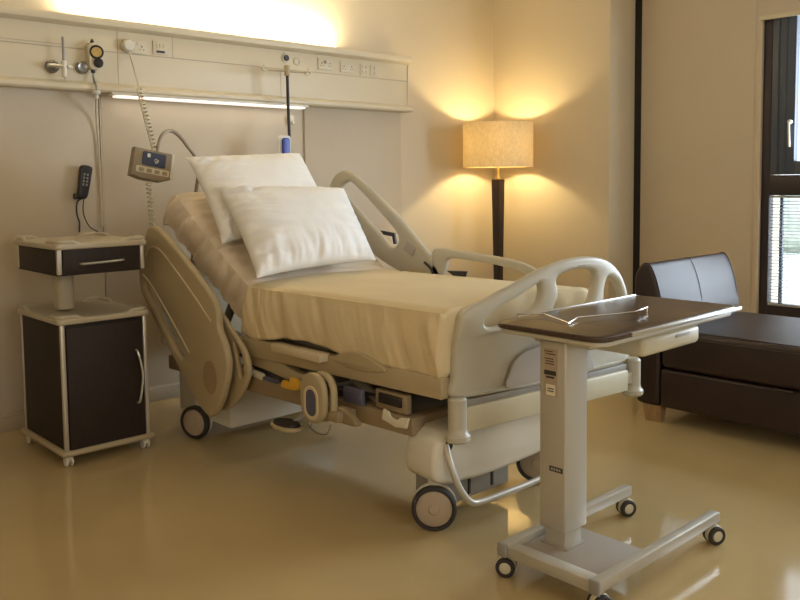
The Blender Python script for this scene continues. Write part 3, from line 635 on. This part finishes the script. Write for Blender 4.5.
b = BM(); box(b, -.035, -.02, -.033, -.031, .030, .048, mtx=MT); tube(b, [MT @ Vector((p[0], -.032, p[1])) for p in ((.002, .018), (.012, .028), (.022, .014), (.012, .006), (.008, .012), (.026, .022))], .0018, 6, 3); obj('display_mark', b, 'white', sc)
b = BM(); loc_plate(b, rrect(-.085, .085, -.052, -.020, .006), [], .004, .001, -.028); obj('button_strip', b, 'plastic', t)
b = BM()
for k in range(4): loc_plate(b, rrect(-.07+k*.04, -.045+k*.04, -.046, -.027, .004), [], .004, .001, -.031)
obj('buttons', b, 'railo', t)
b = BM(); tube(b, [(1.985, -.50, 1.40), (1.995, -.50, 1.46), (2.02, -.50, 1.505), (2.067, -.49, 1.522), (2.11, -.495, 1.497), (2.155, -.495, 1.445), (2.20, -.49, 1.392), (2.235, -.47, 1.33), (2.232, -.43, 1.20), (2.21, -.42, .9), (2.20, -.42, .40)], .0105, 12, 6); obj('arm', b, 'armm', t)
b = BM(); cyl(b, .024, (2.22, -.42, 1.16), (2.215, -.42, 1.10), 18, .004); obj('arm_collar', b, 'dark', t)
def coil(bm, A, B_, turns, R_, rad, sag=0):
    A, B_ = Vector(A), Vector(B_); d = (B_-A).normalized(); e = d.cross(Vector((0, 1, .1))).normalized(); f_ = d.cross(e); n = turns*9; P = []
    for i in range(n+1):
        t_ = i/n; P.append(A.lerp(B_, t_)+Vector((sag*math.sin(PI*t_), 0, 0))+e*math.cos(2*PI*turns*t_)*R_+f_*math.sin(2*PI*turns*t_)*R_)
    return tube(bm, P, rad, 6)
t = thing('coiled_cord', 'cream coiled cord hanging from its round plug in the trunking down to the control box', 'cord', (2.036, -.075, 2.0))
b = BM(); lathe(b, [(0, 0), (.034, 0), (.034, .020), (.026, .034), (0, .036)], (2.040, FY-.008, 2.0), (0, -1, 0), 28); obj('plug', b, 'white', t)
b = BM(); tube(b, [(2.04, FY-.03, 1.975), (2.045, FY-.045, 1.93), (2.05, -.14, 1.85), (2.045, -.19, 1.76)], .004, 8, 5); obj('cord', b, 'plastic', t)
b = BM(); coil(b, (2.045, -.19, 1.76), (1.975, -.49, 1.42), 16, .012, .0048); obj('coil', b, 'plastic', t)
t = thing('coiled_cord', 'cream coiled cord running down from the control box towards the lowered side rail', 'cord', (1.93, -.5, 1.0))
b = BM(); coil(b, (1.922, -.515, 1.262), (1.94, -.50, .98), 13, .012, .005, .004); tube(b, [(1.945, -.50, .982), (1.96, -.52, .90), (1.99, -.56, .80), (2.03, -.60, .72)], .004, 6, 4); obj('coil', b, 'plastic', t)
t = thing('drip_pole', 'drip stand pole with two cream hooks at the head of the bed', 'drip pole', (3.005, -.2, .6))
b = BM(); tube(b, [(3.004, -.2, 1.93), (3.006, -.2, 1.7), (3.012, -.2, 1.45), (3.012, -.2, .45)], .0095, 12); obj('pole', b, 'dark', t)
b = BM(); cyl(b, .018, (3.004, -.2, 1.90), (3.003, -.2, 1.965), 16, .004); tube(b, [(2.86, -.2, 1.925), (2.93, -.2, 1.928), (3.004, -.2, 1.930), (3.09, -.2, 1.932), (3.15, -.2, 1.934)], .008, 10, 3); obj('cross_bar', b, 'railp', t)
for x, s in ((2.843, -1), (3.158, 1)):
    b = BM(); tube(b, [(x+.02*math.cos(a), -.2, 1.93+.012*math.sin(a)) for a in [k*2*PI/16 for k in range(16)]], .006, 8, closed=True); tube(b, [(x, -.2, 1.935), (x+s*.01, -.2, 1.955)], .006, 8); obj('hook', b, 'plastic', t)
b = BM(); box(b, 2.945, 3.04, -.215, -.185, .44, .50, .005); box(b, 2.75, 3.0, -.36, -.19, .45, .48, .004); obj('bracket', b, 'steel', t)
b = BM(); plate(b, rrect(2.90, 2.995, 1.36, 1.535, .02), [], .008, .003, inY(-.235), 0); tg = single('blue_clip', b, 'white', 'white and blue clip hanging on the dark drip pole behind the pillow', 'clip', (2.98, -.23, 1.36))
b = BM(); plate(b, rrect(2.925, 2.975, 1.38, 1.52, .015), [], .022, .005, inY(-.247), 0); obj('blue_grip', b, 'blue', tg, 'blue grip'); 
for c in list(tg.children): c.location = (0, 0, 0)
b = BM(); plate(b, rrect(3.13, 3.17, 1.62, 1.68, .01), [], .02, .004, inY(-.025), 0); lathe(b, [(0, 0), (.013, 0), (.010, .012), (0, .012)], (3.155, -.035, 1.635), (0, -1, 0), 16); single('wall_clip', b, 'plastic', 'tiny cream clip fixed to the wall under the reading light, right of the pole', 'clip', (3.15, -.015, 1.62))
# handset on the wall
t = thing('call_handset', 'black corded handset hanging on the wall above the bedside locker', 'handset', (1.785, -.03, 1.2))
HM = Matrix.Translation((1.785, -.05, 1.265)) @ Matrix.Rotation(math.radians(9), 4, 'Y')
b = BM(); plate(b, [(-.022, -.085), (.020, -.085), (.030, -.03), (.033, .04), (.030, .085), (-.026, .085), (-.031, .04), (-.028, -.03)], [], .032, .010, lambda a, b_, z: HM @ Vector((a, b_, z)), 3); hs_ = obj('body', b, 'dark', t, ang=50)
b = BM()
for r_ in range(4):
    for c in range(2): box(b, -.014+c*.018, -.004+c*.018, -.019, -.015, -.02+r_*.018, -.008+r_*.018, .001, 1, HM)
obj('buttons', b, 'grey', hs_)
b = BM(); box(b, 1.735, 1.765, -.05, -.014, 1.175, 1.205, .004); obj('holder', b, 'dark', t)
b = BM(); tube(b, [(1.775, -.05, 1.18), (1.745, -.05, 1.16), (1.742, -.045, 1.10), (1.752, -.05, 1.05), (1.745, -.06, 1.0)], .0045, 8, 5); tube(b, [(1.78, -.05, 1.18), (1.775, -.05, 1.10), (1.80, -.06, 1.03), (1.84, -.07, 1.0)], .003, 8, 5); obj('cord', b, 'dark', t)

# ================================================================== BEDSIDE LOCKER
lk = thing('bedside_locker', 'dark brown bedside locker with cream trays and a raised drawer box, left of the bed', 'locker', (1.555, -.50, 0))
x0, x1, y0, y1 = 1.355, 1.757, -.785, -.275
def corner_posts(z0, z1):
    for x in (x0, x1-.020):
        for y in (y0, y1-.020): obj('corner_post', box(BM(), x, x+.020, y, y+.020, z0, z1, .005), 'post', lk)
corner_posts(.055, .64)
b = BM(); box(b, x0+.004, x1-.004, y0+.012, y1-.004, .06, .635, .003); obj('body', b, 'wenge', lk)
b = BM(); box(b, x0+.024, x1-.024, y0-.003, y0+.012, .068, .622, .002); dr = obj('door', b, 'wenge', lk)
b = BM(); tube(b, [(x1-.062, y0-.004, .482), (x1-.058, y0-.022, .467), (x1-.042, y0-.026, .39), (x1-.042, y0-.026, .33), (x1-.056, y0-.022, .245), (x1-.060, y0-.004, .232)], .0055, 8, 5); obj('handle', b, 'alu', dr)
b = BM(); box(b, x0-.018, x1+.018, y0-.018, y1+.018, .048, .075, .012, 3); obj('base_plinth', b, 'railp', lk)
def tray(z, name, bev):
    b = BM(); plate(b, rrect(x0-.014, x1+.014, y0-.014, y1+.014, .03), [], .026, .008, inZ(z+.013), 0)
    # raised lip, dipping in the middle of each side
    P = rrect(x0+.0, x1-.0, y0+.0, y1-.0, .03, 4); Q = []
    for i in range(len(P)):
        a, c = Vector(P[i]), Vector(P[(i+1) % len(P)])
        m_ = max(1, int((c-a).length/.02)); Q += [a.lerp(c, k/m_) for k in range(m_)]
    pts = []
    for q in Q:
        u_ = abs(q.x-(x0+x1)/2)/((x1-x0)/2); v_ = abs(q.y-(y0+y1)/2)/((y1-y0)/2)
        e = min(u_, v_); hgt = .040 if e > .62 else (.040-.016*min(1, (.62-e)/.10))
        pts.append((q.x, q.y, z+hgt-.008))
    tube(b, pts, .011, 8, closed=True)
    return obj(name, b, 'locker', lk)
tray(.637, 'lower_tray', 0)
b = BM(); plate(b, rrect(1.44, 1.515, -.565, -.465, .025), [], .17, .004, inZ(.758), 0); obj('column', b, 'locker', lk)
corner_posts(.858, .972)
b = BM(); box(b, x0+.003, x1-.003, y0+.014, y1-.003, .852, .972, .003); obj('upper_body', b, 'wenge', lk)
b = BM(); box(b, x0+.024, x1-.024, y0-.002, y0+.014, .858, .968, .002); dw = obj('drawer', b, 'wenge', lk)
b = BM(); tube(b, [(x0+.10, y0-.002, .902), (x0+.11, y0-.018, .902), (x0+.20, y0-.024, .904), (x1-.12, y0-.018, .906), (x1-.105, y0-.002, .906)], .006, 8, 5); obj('handle', b, 'alu', dw)
tray(.968, 'upper_tray', 0)
for x in (x0+.02, x1-.02):
    for y in (y0+.02, y1-.02):
        b = BM(); cyl(b, .007, (x, y, .02), (x, y, .05), 10); box(b, x-.013, x+.013, y-.015, y+.015, .026, .047, .004); cs = obj('caster', b, 'white', lk)
        for s_ in (-1, 1): obj('wheel', cyl(BM(), .022, (x+s_*.006, y, .022), (x+s_*.017, y, .022), 20, .003), 'white', cs)

# ================================================================== OVERBED TABLE
tb = thing('overbed_table', 'wheeled overbed table with a dark glossy top, at the foot of the bed', 'table', (2.3, -2.95, 0))
def tx(u_, v_): return u_, v_
b = BM(); plate(b, rrect(2.02, 2.885, -3.105, -2.685, .055, 6), [], .018, .006, inZ(.786), 0); tp = obj('tabletop', b, 'tabletop', tb, 'dark brown wood-effect tabletop')
b = BM(); plate(b, rrect(2.03, 2.875, -3.095, -2.695, .050, 6), [], .016, .005, inZ(.769), 0); obj('under_rim', b, 'plastic2', tb)
b = BM(); box(b, 2.17, 2.885, -3.112, -3.104, .779, .793, .003); obj('edge_strip', b, 'alu', tb, 'silver edge strip')
obj('edge_strip', box(BM(), 2.24, 2.885, -2.687, -2.680, .783, .797, .002), 'alu', tb, 'silver edge strip along the far side')
obj('edge_strip', box(BM(), 2.881, 2.889, -3.108, -2.683, .779, .793, .003), 'alu', tb, 'silver edge strip')
b = BM()   # low wire fence on the top
tube(b, [(2.14, -2.695, .797), (2.135, -2.70, .808), (2.20, -2.76, .808), (2.145, -2.90, .800), (2.21, -2.885, .808), (2.36, -2.945, .810), (2.42, -2.965, .812), (2.53, -2.945, .812), (2.53, -2.945, .797)], .0023, 8); obj('wire_rail', b, 'chrome', tb)
b = BM(); box(b, 2.09, 2.80, -3.02, -2.80, .735, .765, .012); obj('top_bracket', b, 'plastic2', tb)
b = BM(); box(b, 2.37, 2.74, -3.03, -2.80, .672, .738, .018, 3); bx = obj('mechanism_box', b, 'plastic', tb)
b = BM(); box(b, 2.57, 2.66, -3.033, -3.029, .712, .722, .001); obj('slot', b, 'lgrey', bx)
b = BM(); box(b, 2.080, 2.198, -2.935, -2.835, .145, .75, .006, 3); cl_ = obj('column', b, 'tmetal', tb)
b = BM(); box(b, 2.095, 2.182, -2.925, -2.848, .06, .16, .004); obj('inner_column', b, 'tmetal', tb)
b = BM(); box(b, 2.0788, 2.0802, -2.905, -2.852, .575, .725); lb = obj('label', b, 'hub', cl_, 'printed label on the column')
b = BM(); box(b, 2.078, 2.0792, -2.897, -2.862, .578, .612); obj('label', b, 'paper', cl_, 'small pale label')
b = BM(); rnd = random.Random(2)
for z in (.715, .707, .692, .684, .676): box(b, 2.0778, 2.0789, -2.898+rnd.random()*.01, -2.862+rnd.random()*.006, z, z+.0028)
box(b, 2.0776, 2.0787, -2.900, -2.855, .642, .656); box(b, 2.0776, 2.0787, -2.893, -2.862, .632, .638)
for z in (.598, .590): box(b, 2.0772, 2.0781, -2.892, -2.868, z, z+.003)
obj('print', b, 'ink', lb)
b = BM(); box(b, 2.0788, 2.0802, -2.925, -2.875, .337, .353); nb = obj('name_badge', b, 'ink', cl_, 'small black badge')
b = BM()
for k in range(4): box(b, 2.078, 2.0792, -2.888-k*.010, -2.881-k*.010, .341, .349)
obj('lettering', b, 'lgrey', nb)
b = BM(); box(b, 1.955, 2.005, -3.115, -2.805, .068, .105, .004); obj('base_crossbar', b, 'tmetal', tb)
b = BM(); box(b, 1.99, 2.27, -3.11, -2.81, .078, .092, .003); box(b, 2.085, 2.18, -2.94, -2.835, .09, .098, .002); obj('base_plate', b, 'tbase', tb)
for y in (-2.79, -3.13):
    b = BM(); box(b, 1.955, 2.675, y-.0175, y+.0175, .075, .112, .006); lg = obj('base_leg', b, 'tmetal', tb)
    b = BM(); box(b, 1.945, 1.958, y-.018, y+.018, .070, .113, .004); obj('end_cap', b, 'grey', lg, 'dark grey end cap')
def small_caster(x, y, ax):
    ax = Vector(ax).normalized(); r_ = .031; c = Vector((x, y, r_))
    b = BM(); cyl(b, .007, (x, y, .04), (x, y, .078), 10)
    lathe(b, [(0, -.010), (r_*.92, -.010), (r_*1.02, -.006), (r_*1.02, .006), (r_*.92, .010), (0, .010)], c+Vector((0, 0, .003)), ax, 24); cs = obj('caster', b, 'plastic', tb)
    for s in (-1, 1):
        b = BM(); lathe(b, [(r_*.6, s*.008), (r_*.96, s*.008), (r_, s*.012), (r_, s*.020), (r_*.9, s*.024), (r_*.62, s*.024), (r_*.6, s*.02)], c, ax, 28); obj('tyre', b, 'tyre', cs)
        b = BM(); lathe(b, [(0, s*.008), (r_*.6, s*.008), (r_*.6, s*.022), (r_*.3, s*.026), (0, s*.027)], c, ax, 24); obj('hub', b, 'plastic', cs)
small_caster(1.975, -2.785, (-.85, -.5, 0)); small_caster(1.985, -3.125, (-.4, -.9, 0)); small_caster(2.665, -3.13, (-.45, -.9, 0)); small_caster(2.66, -2.79, (-.45, -.9, 0))

# ================================================================== FLOOR LAMP
lp = thing('floor_lamp', 'lit floor lamp with a drum shade and dark wooden post in the corner', 'lamp', (LX, LY, 0))
LR, LZ0, LZ1 = .262, 1.345, 1.675
b = BM(); lathe(b, [(LR, LZ0), (LR, LZ1), (LR-.003, LZ1), (LR-.003, LZ0), (LR, LZ0)], (LX, LY, 0), (0, 0, 1), 64); sh = obj('shade', b, 'shade', lp, 'linen drum shade')
b = BM()
for z in (LZ0+.002, LZ1-.002): tube(b, [(LX+(LR-.006)*math.cos(k*PI/24), LY+(LR-.006)*math.sin(k*PI/24), z) for k in range(48)], .0025, 6, closed=True)
for k in range(3):
    a = k*2*PI/3+.4; tube(b, [(LX, LY, LZ0+.03), (LX+(LR-.006)*math.cos(a), LY+(LR-.006)*math.sin(a), LZ0+.004)], .002, 6)
obj('shade_ring', b, 'brass', lp)
t_ = BM(); prof_ = [(.034, 0), (.028, .35)]
b = BM(); zt = 1.255
A = [(-1, -1), (1, -1), (1, 1), (-1, 1)]
lo = [b.verts.new((LX+a*.020, LY+c*.020, .03)) for a, c in A]; hi = [b.verts.new((LX+a*.036, LY+c*.036, zt)) for a, c in A]
b.faces.new(lo[::-1]); b.faces.new(hi)
for k in range(4): b.faces.new((lo[k], lo[(k+1) % 4], hi[(k+1) % 4], hi[k]))
bmesh.ops.bevel(b, geom=b.edges[:], offset=.003, segments=2, affect='EDGES')
bmesh.ops.transform(b, matrix=Matrix.Translation((LX, LY, 0)) @ Matrix.Rotation(math.radians(2), 4, 'Z') @ Matrix.Translation((-LX, -LY, 0)), verts=b.verts)
obj('post', b, 'lampwood', lp, 'tapered dark wooden post')
obj('base', box(BM(), LX-.14, LX+.14, LY-.14, LY+.14, 0, .03, .005), 'lampwood', lp)
b = BM(); cyl(b, .010, (LX, LY, zt), (LX, LY, 1.42), 12); cyl(b, .020, (LX, LY, zt), (LX, LY, zt+.012), 16, .002); cyl(b, .019, (LX, LY, 1.41), (LX, LY, 1.455), 16, .003); obj('stem', b, 'brass', lp)
b = BM(); lathe(b, [(.0, 1.455), (.010, 1.455), (.012, 1.462), (.012, 1.468), (0, 1.468)], (LX, LY, 0), (0, 0, 1), 16); obj('bulb_base', b, 'white', lp)

# ================================================================== OTTOMAN / DAYBED
ot = thing('leather_daybed', 'dark brown leather daybed with a raised curved headrest, by the window', 'daybed', (4.3, -3.2, 0))
ox0, ox1, oy1, oy0 = 3.80, 4.66, -2.13, -4.05
b = BM(); box(b, ox0, ox1, oy1-.135, oy1, .085, .50, .025, 3); obj('end_panel', b, 'leather', ot)
b = BM(); box(b, ox0+.004, ox1-.004, oy0, oy1-.137, .085, .283, .016, 3); obj('lower_box', b, 'leather', ot)
b = BM(); box(b, ox0, ox1, oy0-.004, oy1-.139, .287, .485, .03, 4)
sb = obj('seat', b, 'leather', ot)
b = BM(); tube(b, [(ox0-.001, oy1-.15, .455), (ox0-.001, oy0, .455)], .0035, 6); obj('piping', b, 'leather', sb)
b = BM(); tube(b, [(ox0+.03, oy1-.15, .486), (ox0+.03, oy0, .486)], .0025, 6); obj('piping', b, 'leather', sb)
# headrest: curved profile in (y, z)
hp = [(oy1+.005, .49), (oy1+.012, .62), (oy1+.012, .74), (oy1-.01, .79), (oy1-.04, .815), (oy1-.075, .80), (oy1-.11, .72), (oy1-.135, .62), (oy1-.15, .50), (oy1-.08, .487)]
cx_ = (ox0+ox1)/2; hw = (ox1-ox0)/2
for nm, xa, xb in (('headrest', ox0, ox1),):
    b = BM(); plate(b, hp, [], xb-xa, .018, lambda a, b_, z: ((xa+xb)/2+b_, a, z)); obj(nm, b, 'leather', ot, ang=60)
b = BM()
for x in (ox0+.018, cx_, ox1-.018):
    b = BM(); tube(b, [(x, a, z) for a, z in [(q.x, q.y) for q in catmull([(p[0], p[1], 0) for p in hp[3:9]], 5)]], .0028 if x == cx_ else .004, 6); obj('piping', b, 'leather', ot)
b = BM(); tube(b, [(ox0-.004, -2.86, .285), (ox0-.02, -2.865, .285), (ox0-.02, -2.925, .285), (ox0-.004, -2.93, .285)], .007, 8, 3); obj('pull_loop', b, 'leather', ot)
for x in (ox0+.01, ox1-.07):
    for y in (oy1-.14, oy0+.06):
        b = BM(); A = [(0, 0), (.06, 0), (.06, .10), (0, .10)]
        lo = [b.verts.new((x+.006+a*.80, y+.006+c*.80, 0)) for a, c in A]; hi = [b.verts.new((x+a, y+c, .087)) for a, c in A]
        b.faces.new(lo[::-1]); b.faces.new(hi)
        for k in range(4): b.faces.new((lo[k], lo[(k+1) % 4], hi[(k+1) % 4], hi[k]))
        obj('leg', b, 'leg', ot, 'light brown wooden leg', flat=True)
